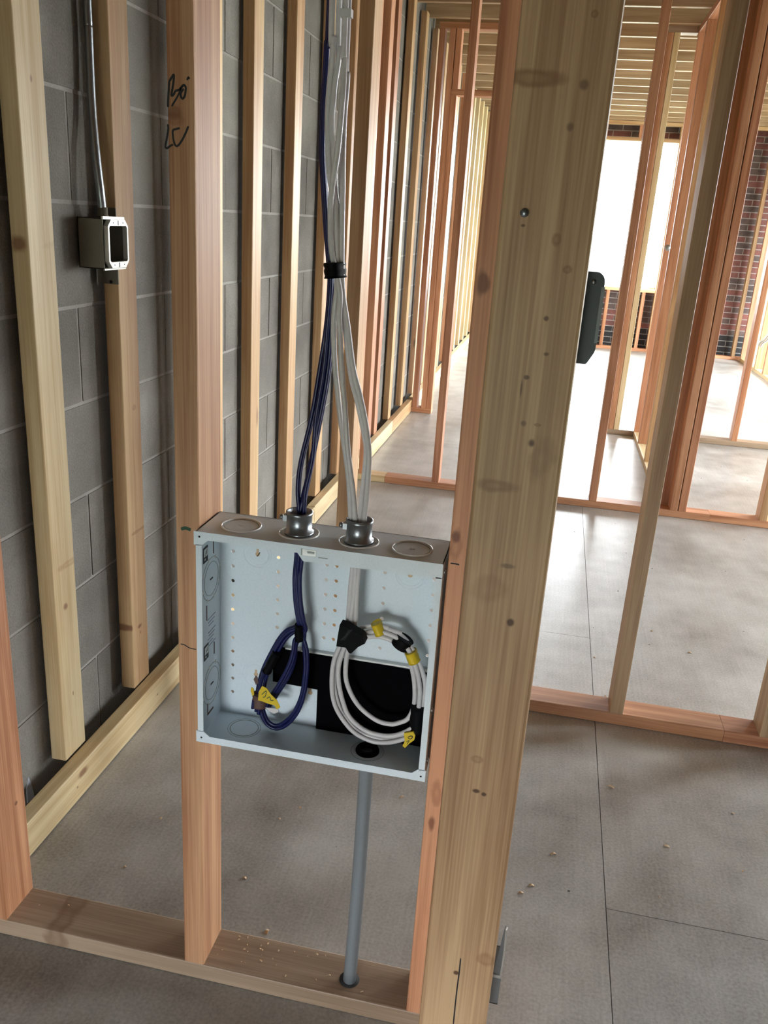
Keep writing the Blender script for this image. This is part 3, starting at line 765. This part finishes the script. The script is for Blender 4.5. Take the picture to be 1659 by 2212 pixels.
for i in range(6):
    dy = (.000, .004, -.004, .006, .007, -.001)[i]
    pu = [(x + offx[i] * (1.0 if i < 2 else .4) + (3 if i == 3 else 0), y) for x, y in up]
    pts = pu + low[i]; ys = [1.158 + dy] * len(pts)
    ys[-1] = CN1[1] - .002 + dy * .5
    pi = [(x + offx[i] * 1.2, y) for x, y in inn]
    pts += pi; ys += [1.157 + dy * .5, 1.158, 1.16, 1.162, 1.165 + dy * .3]
    pts += coils[i]; ys += [1.165 + dy] * len(coils[i])
    cab(BLU, pts, ys, rb, MAT['blue'])
WHT = empty('white_cable_bundle', atY(732, 570, 1.143), 'bundle of white cables hanging into the panel and tied in a round coil', 'cables')
rw_ = .0039
Wup = [[(718, 0), (721, 81), (714, 163), (708, 244), (709, 325), (714, 393), (725, 448), (728, 543)],
       [(747, 0), (744, 136), (739, 217), (729, 325), (717, 407), (714, 461), (717, 543)],
       [(751, 54), (750, 163), (744, 244), (741, 325), (740, 400), (739, 461), (738, 560)],
       [(733, 0), (733, 108), (722, 190), (716, 271), (721, 325), (724, 407), (732, 488), (732, 560)]]
Wlow = [[(728, 620), (721, 690), (723, 781), (730, 856), (739, 931), (748, 992), (754, 1052), (758, 1130)],
        [(734, 630), (733, 690), (739, 811), (744, 871), (752, 977), (763, 1067), (767, 1130)],
        [(740, 630), (751, 705), (763, 796), (778, 856), (790, 916), (797, 977), (794, 1052), (786, 1127)],
        [(736, 630), (745, 705), (758, 811), (773, 871), (785, 931), (791, 977), (784, 1052), (777, 1127)]]
Win = [[(762, 1215), (757, 1270), (752, 1335), (748, 1365)], [(768, 1215), (766, 1270), (758, 1335), (754, 1368)],
       [(776, 1215), (771, 1270), (768, 1335), (762, 1372)], [(771, 1215), (769, 1270), (763, 1335), (758, 1370)]]
C_ = lambda *p: [(700 + x / 6.146, 1320 + y / 6.146) for x, y in p]
Wc = [C_((230, 420), (135, 650), (105, 900), (120, 1150), (200, 1360), (380, 1590), (600, 1715), (800, 1745), (1000, 1715), (1160, 1640), (1270, 1450), (1310, 1250), (1345, 1000), (1290, 760), (1180, 520), (1060, 360), (900, 250), (700, 190), (520, 215), (400, 280)),
      C_((280, 450), (200, 700), (190, 900), (235, 1150), (335, 1400), (550, 1585), (800, 1655), (1000, 1635), (1180, 1540), (1240, 1400), (1265, 1200), (1270, 1000), (1220, 750), (1120, 510), (990, 370), (850, 300), (700, 270), (540, 290), (440, 330)),
      C_((330, 480), (295, 650), (292, 900), (370, 1120), (500, 1300), (700, 1450), (880, 1500), (1000, 1480), (1110, 1430), (1180, 1300), (1205, 1150), (1200, 950), (1165, 750), (1095, 560), (1000, 450), (880, 380), (720, 335), (580, 345), (470, 390)),
      C_((250, 430), (150, 680), (130, 900), (165, 1150), (255, 1370), (450, 1590), (680, 1680), (850, 1705), (1000, 1680), (1120, 1610))]
for i in range(4):
    dy = (.0, -.006, .003, .006)[i]
    nz_ = len(Wup[i])
    pts = Wup[i] + Wlow[i]; ys = [1.141 + dy] * len(pts); ys[2:5] = [1.141 + dy * 1.8 + (.004, -.004, .006, -.008)[i]] * 3; ys[-1] = CN2[1] - .003 + dy * .4
    pts += Win[i]; ys += [1.155 + dy * .4, 1.158, 1.158 + dy * .4, 1.162 + dy * .5]
    pts += Wc[i]; ys += [1.162 + dy * .9] * len(Wc[i])
    cab(WHT, pts, ys, rw_ if i != 3 else .0037, MAT['cable'])
def px_plate(name, px, Y, th, mat, parent, **kw):
    pts = [atY(x, y, Y) for x, y in px]
    return quad_plate(name, pts[::-1], th, (0, -1, 0), mat, parent, **kw)
def wrap(name, pxa, pxb, Y, ra, rb_, mat, parent, nsq=8):
    """tape wound round a bundle: an oval sleeve from pxa to pxb; ra half-width across, rb_ half-depth"""
    a, b = atY(*pxa, Y), atY(*pxb, Y); t = (b - a).normalized(); s = t.cross(Vector((0, 1, 0))).normalized()
    vs, fs = [], []; seg = 16; M = 6
    for i in range(M + 1):
        c = a.lerp(b, i / M); k = 1 + .05 * math.sin(i * 2.3)
        for q in range(seg):
            an = 2 * math.pi * q / seg
            vs.append(c + s * ra * k * math.cos(an) + Vector((0, rb_ * k * math.sin(an), 0)) - a)
    for i in range(M):
        for q in range(seg): fs.append((i * seg + q, i * seg + (q + 1) % seg, (i + 1) * seg + (q + 1) % seg, (i + 1) * seg + q))
    fs.append(tuple(range(seg))); fs.append(tuple(M * seg + q for q in range(seg - 1, -1, -1)))
    me = bpy.data.meshes.new(name); me.from_pydata(vs, [], fs); smooth(me); me.update()
    return link(name, me, mat, parent, a)
tp = wrap('tape', (723, 567), (725, 600), 1.147, .0140, .0245, MAT['black'], WHT)
boxes('tie_clip', [(atY(752, 30, 1.14).x - .008, atY(752, 30, 1.14).x + .006, 1.13, 1.142, atY(752, 40, 1.14).z, atY(752, 22, 1.14).z)], MAT['cable'], WHT)
# blue coil ties and labels
wrap('tape', Q((960, 150))[0], Q((960, 420))[0], 1.165, .0075, .011, MAT['black'], BLU)
wrap('tape', Q((560, 640))[0], Q((380, 980))[0], 1.165, .0075, .010, MAT['black'], BLU)
wrap('tape', Q((260, 1380))[0], Q((250, 1600))[0], 1.163, .0125, .011, MAT['brown'], BLU)
px_plate('label_flag', Q((300, 1240), (240, 1340), (228, 1490), (300, 1510), (400, 1550), (520, 1580), (560, 1650), (620, 1620), (560, 1490), (450, 1380), (380, 1280)), 1.150, .0012, MAT['yellow'], BLU)
stroke('ink_mark', Q((290, 1400), (340, 1350), (370, 1340), (350, 1430), (310, 1450)), 1.1483, .0006, MAT['green'], BLU)
stroke('ink_mark', Q((380, 1470), (430, 1440), (450, 1500), (500, 1500)), 1.1483, .0006, MAT['green'], BLU)
px_plate('label_flag', Q((185, 1055), (150, 1120), (190, 1220), (235, 1190), (220, 1090)), 1.152, .0012, MAT['brown'], BLU)
px_plate('label_flag', Q((110, 1260), (95, 1320), (130, 1420), (160, 1390), (150, 1290)), 1.152, .0012, MAT['yellow'], BLU)
px_plate('label_flag', Q((350, 1620), (420, 1680), (510, 1730), (585, 1700), (590, 1650), (500, 1630)), 1.152, .0012, MAT['cable'], BLU)
for a_, b_ in (((200, 1560), (190, 1690)), ((260, 1600), (230, 1740)), ((150, 1500), (130, 1640))):
    p, q = [atY(x, y, 1.156) for x, y in Q(a_, b_)]
    tube('cable_end', [p, (p + q) / 2, q], .0030, MAT['blue'], BLU)
# white coil tapes and labels
px_plate('tape', C_((250, 110), (330, 135), (430, 195), (545, 260), (580, 355), (490, 400), (400, 485), (370, 480), (330, 410), (270, 400), (205, 390), (225, 250)), 1.1490, .020, MAT['black'], WHT)
for k in range(3):
    stroke('tape_fold', C_((215 + 25 * k, 390), (280 + 20 * k, 330 - 10 * k), (330 + 25 * k, 250 - 5 * k)), 1.1285, .0006, MAT['dark'], WHT)
wrap('tape', C_((1000, 470))[0], C_((1080, 360))[0], 1.162, .0145, .0125, MAT['black'], WHT).name
wrap('tape', C_((1255, 1250))[0], C_((1225, 1590))[0], 1.162, .0120, .0125, MAT['black'], WHT)
wrap('label', C_((690, 150))[0], C_((750, 295))[0], 1.160, .0085, .0125, MAT['yellow'], WHT)
wrap('label', C_((1150, 530))[0], C_((1200, 670))[0], 1.160, .0095, .0125, MAT['yellow'], WHT)
px_plate('label', C_((1065, 1610), (1190, 1590), (1215, 1640), (1200, 1700), (1130, 1750), (1080, 1805), (1045, 1780), (1075, 1720)), 1.1500, .003, MAT['yellow'], WHT)
stroke('ink_mark', C_((1110, 1680), (1150, 1660), (1175, 1670), (1150, 1700), (1115, 1690)), 1.1466, .0007, MAT['ink'], WHT)
stroke('ink_mark', C_((1090, 1740), (1130, 1720), (1100, 1770)), 1.1466, .0005, MAT['green'], WHT)
p, q = [atY(x, y, 1.158) for x, y in C_((860, 240), (1030, 290))]
tube('cable_end', [p, (p + q) / 2 + Vector((0, -.002, .001)), q], .0035, MAT['cable'], WHT)

# ------------------------------------------------------------------ box and conduit on the furring strip
XB = -.990
JB = empty('switch_box', (-1.0, 1.83, 1.27), 'small metal electrical box on the block wall beside a furring strip', 'electrical box')
zb0, zb1, yb0, yb1 = 1.216, 1.323, 1.787, 1.8825
t_ = .0018
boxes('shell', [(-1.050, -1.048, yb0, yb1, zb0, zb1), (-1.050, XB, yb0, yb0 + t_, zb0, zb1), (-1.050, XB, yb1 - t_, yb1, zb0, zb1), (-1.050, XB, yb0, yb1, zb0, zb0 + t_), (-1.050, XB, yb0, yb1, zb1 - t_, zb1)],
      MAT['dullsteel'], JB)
# ring with cut corners and a dark opening
cy, cz = (yb0 + yb1) / 2 + .003, (zb0 + zb1) / 2
hw, hh = .0455, .0515
outer = [(cy - hw + .014, cz - hh), (cy + hw - .014, cz - hh), (cy + hw, cz - hh + .014), (cy + hw, cz + hh - .014), (cy + hw - .014, cz + hh), (cy - hw + .014, cz + hh), (cy - hw, cz + hh - .014), (cy - hw, cz - hh + .014)]
iw, ih = .040, .0385
inner = [(cy - iw + .004, cz - ih), (cy + iw - .004, cz - ih), (cy + iw, cz - ih + .004), (cy + iw, cz + ih - .004), (cy + iw - .004, cz + ih), (cy - iw + .004, cz + ih), (cy - iw, cz + ih - .004), (cy - iw, cz - ih + .004)]
vs, fs = [], []
for xx in (XB - .001, XB + .010):
    for L_ in (outer, inner):
        vs += [(xx, y, z) for y, z in L_]
for q in range(8):
    r1 = (q + 1) % 8
    fs += [(16 + q, 16 + r1, 24 + r1, 24 + q), (q, 8 + q, 8 + r1, r1), (q, r1, 16 + r1, 16 + q), (8 + q, 24 + q, 24 + r1, 8 + r1)]
c = JB.location; me = bpy.data.meshes.new('mud_ring'); me.from_pydata([Vector(p) - c for p in vs], [], fs); me.update(); me.validate()
link('cover_ring', me, MAT['steelbox'], JB, c)
for a_, b_ in ((zb1 - .002, zb1 + .004), (zb0 - .003, zb0)): boxes('rim', [(XB - .002, XB + .002, yb0 - .001, yb1, a_, b_)], MAT['steelbox'], JB)
for (dy_, dz_) in ((-.022, .045), (.022, .045), (-.022, -.045), (.022, -.045)):
    lathe('screw', [(.0001, .0115), (.0014, .0115), (.0014, .009)], MAT['dark'], (XB - .001, cy + dy_, cz + dz_), JB, 10, 'X')
for a_ in (.040, -.050): boxes('mark', [(XB + .0098, XB + .0108, cy - .0007, cy + .0007, cz + a_, cz + a_ + .010)], MAT['ink'], JB)
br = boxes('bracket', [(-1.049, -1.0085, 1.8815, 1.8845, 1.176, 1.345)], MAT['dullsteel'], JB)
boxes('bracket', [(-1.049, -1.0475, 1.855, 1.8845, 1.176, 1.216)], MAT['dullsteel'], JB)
vv_ = atY(240, 609, 1.8815)
lathe('bracket_hole', [(.0001, -.0006), (.004, -.0006), (.004, 0)], MAT['ink'], (vv_.x, 1.8815, vv_.z), JB, 14, 'Y')
EM = empty('conduit', (-1.02, 1.84, 1.33), 'thin metal conduit running up the block wall from the small electrical box', 'conduit')
def onw(px, X): return atX(px[0], px[1], X)
ep = [onw((222, 462), -1.015), onw((217, 415), -1.015), onw((208, 340), -1.022), onw((200, 250), -1.032), onw((195, 160), -1.036), onw((191, 60), -1.037), onw((188, 0), -1.037)]
ep.append(Vector((-1.037, ep[-1].y, 2.2))); ep.append(Vector((-1.037, ep[-1].y, 2.75)))
tube('pipe', ep, .0092, MAT['steel'], EM, seg=16)
lathe('connector', [(.009, 0), (.0125, 0), (.0125, .006), (.0112, .007), (.0112, .022), (.0095, .023)], MAT['dullsteel'], (ep[0].x, ep[0].y, zb1), EM, 20)

# ------------------------------------------------------------------ boxes on the right side of the post
SB = empty('switch_box', (.03, .93, 1.28), 'dark blue plastic switch box on the right edge of the thick post', 'electrical box')
sbz0, sbz1 = atY(1262, 776, .93).z, atY(1285, 584, .93).z
def rc(cx, cz, r, a0, a1, n=5):
    return [(cx + r * math.cos(a0 + (a1 - a0) * q / n), cz + r * math.sin(a0 + (a1 - a0) * q / n)) for q in range(n + 1)]
xe = .0445
out = [(-.030, sbz0), (xe - .010, sbz0)] + rc(xe - .009, sbz0 + .003, .003, -1.57, -.7, 3) + [(xe - .001, sbz0 + .012), (xe, sbz0 + .016)] + rc(xe - .009, sbz1 - .009, .009, 0, 1.57) + [(-.030, sbz1)]
quad_plate('shell', [(x, .8945, z) for x, z in out], .050, (0, 1, 0), MAT['plastic'], SB)
quad_plate('front_flange', [(xe - .0025, .8935, sbz0 + .022), (xe + .0008, .8935, sbz0 + .022), (xe + .0008, .8935, sbz1 - .014), (xe - .0025, .8935, sbz1 - .014)], .052, (0, 1, 0), MAT['pipe'], SB)
lathe('nail', [(.0001, -.004), (.0022, -.004), (.0022, -.0025), (.0012, -.0025), (.0012, .006), (.0001, .006)], MAT['steel'], (.0335, .8935, sbz1 - .010), SB, 10, 'Y')
OB = empty('outlet_box', (.03, .93, .41), 'shiny metal bracket and box low on the right edge of the thick post', 'electrical box')
b0, b1 = atY(1086, 1967, .92), atY(1071, 2135, .92)
zt, zm, zl = b0.z, atY(1075, 2075, .92).z, b1.z
quad_plate('bracket', [(.027, .8935, zm), (.036, .8935, zm), (.0375, .8935, zt - .01), (.0365, .8935, zt), (.0345, .8935, zt)], .0012, (0, 1, 0), MAT['steel'], OB)
boxes('shell', [(-.012, .0385, .8945, .896, zl, zm), (-.012, .0385, .9445, .946, zl, zm), (-.012, -.0105, .8945, .946, zl, zm), (-.012, .0385, .8945, .946, zl, zl + .0015), (-.012, .0385, .8945, .946, zm - .0015, zm)], MAT['steel'], OB)
tube('rod', [(.0372, .8925, zm), (.0377, .8925, (zm + zt) / 2), (.0365, .8925, zt)], .0012, MAT['steelbox'], OB, seg=8)
boxes('clamp', [(.026, .0385, .8920, .8945, zm - .001, zm + .004)], MAT['steelbox'], OB)

# ring nail on a C stud, wire on the far right
pb = atY(1441, 535, 4.335)
lathe('bolt_head', [(.0001, -.03), (.012, -.028), (.014, -.02), (.012, -.012), (.005, -.010), (.005, .004)], MAT['steelbox'], pb, Cw, 14, 'Y')
WR = empty('wire_coil', atY(1645, 740, 9.6), 'short silvery wire ends beside the far right stud wall', 'wire')
for k in range(3):
    P_ = [atY(x + k * 3, y + k * 2, 9.6 - .01 * k) for x, y in ((1637, 746), (1642, 738), (1649, 734), (1656, 726), (1668, 716))]
    tube('wire', P_, .008, MAT['steelbox'], WR, seg=8)

# ------------------------------------------------------------------ wood shavings and grit
def bits(name, spots, mat, label, size, kind='stuff'):
    vs, fs = [], []
    r = random.Random(3)
    spots = [q for q in spots if q[2] > 0 or not (any(a - .03 < q[1] < a + .12 for a in (1.128, 2.25, 4.34, 6.17)) or (q[1] > 4.3 and .62 < q[0] < .78) or q[1] > 6.1)]
    for (x, y, z) in spots:
        a = r.uniform(0, 6.28); s = size * r.uniform(.5, 1.4); ln = s * r.uniform(1.2, 3)
        cs, sn = math.cos(a), math.sin(a); k = 5
        b = len(vs)
        for i in range(k + 1):
            t = i / k - .5; h = .25 * s + s * .9 * (1 - 4 * t * t)
            for w in (-.5, .5):
                dx, dy = ln * t, s * w
                vs.append((x + dx * cs - dy * sn, y + dx * sn + dy * cs, z + h * .6))
            for w in (-.5, .5):
                dx, dy = ln * t, s * w
                vs.append((x + dx * cs - dy * sn, y + dx * sn + dy * cs, z + max(h * .6 - s * .3, 0)))
        for i in range(k):
            q = b + i * 4
            fs += [(q, q + 1, q + 5, q + 4), (q + 2, q + 6, q + 7, q + 3), (q, q + 4, q + 6, q + 2), (q + 1, q + 3, q + 7, q + 5)]
        fs += [(b, b + 2, b + 3, b + 1), (b + k * 4, b + k * 4 + 1, b + k * 4 + 3, b + k * 4 + 2)]
    me = bpy.data.meshes.new(name); me.from_pydata(vs, [], fs); me.update()
    o = link(name, me, mat); tag(o, label, 'debris', None, kind); return o
sp = []
for (x, y) in ((348, 1768), (270, 1873), (528, 1897), (577, 2013), (648, 1745), (868, 1722), (1148, 1913), (1125, 1929), (1425, 1938), (1440, 1828), (1408, 1363), (1284, 1420), (1465, 1512), (1542, 1144), (1605, 1882), (1583, 1757), (1195, 1845), (1320, 1700), (930, 1100), (1490, 1410)):
    v = atZ(x, y, 0); sp.append((v.x, v.y, 0.0))
r = random.Random(5)
for i in range(25): sp.append((r.uniform(-.85, 1.6), r.uniform(1.3, 5.8), 0.0))
bits('wood_shavings', sp, MAT['shaving'], 'small pale wood shavings scattered over the concrete floor', .004)
sp = []
for i in range(26):
    x = -.45 + abs(r.gauss(0, .11)); sp.append((min(x, -.12), r.uniform(1.14, 1.21), .0381))
for (x, y) in ((85, 1955), (148, 1955), (466, 2045), (480, 2052), (470, 2062), (683, 2116)):
    v = atZ(x, y, .038); sp.append((v.x, v.y, .0381))
bits('sawdust', sp, MAT['shaving'], 'crumbs of sawdust on the near bottom plate under the panel', .0016)
sp = [(r.uniform(-.9, 2.0), r.uniform(1.3, 8.0), 0.0) for i in range(110)]
bits('grit', sp, MAT['dark'], 'dark specks of grit scattered over the concrete floor', .0022)
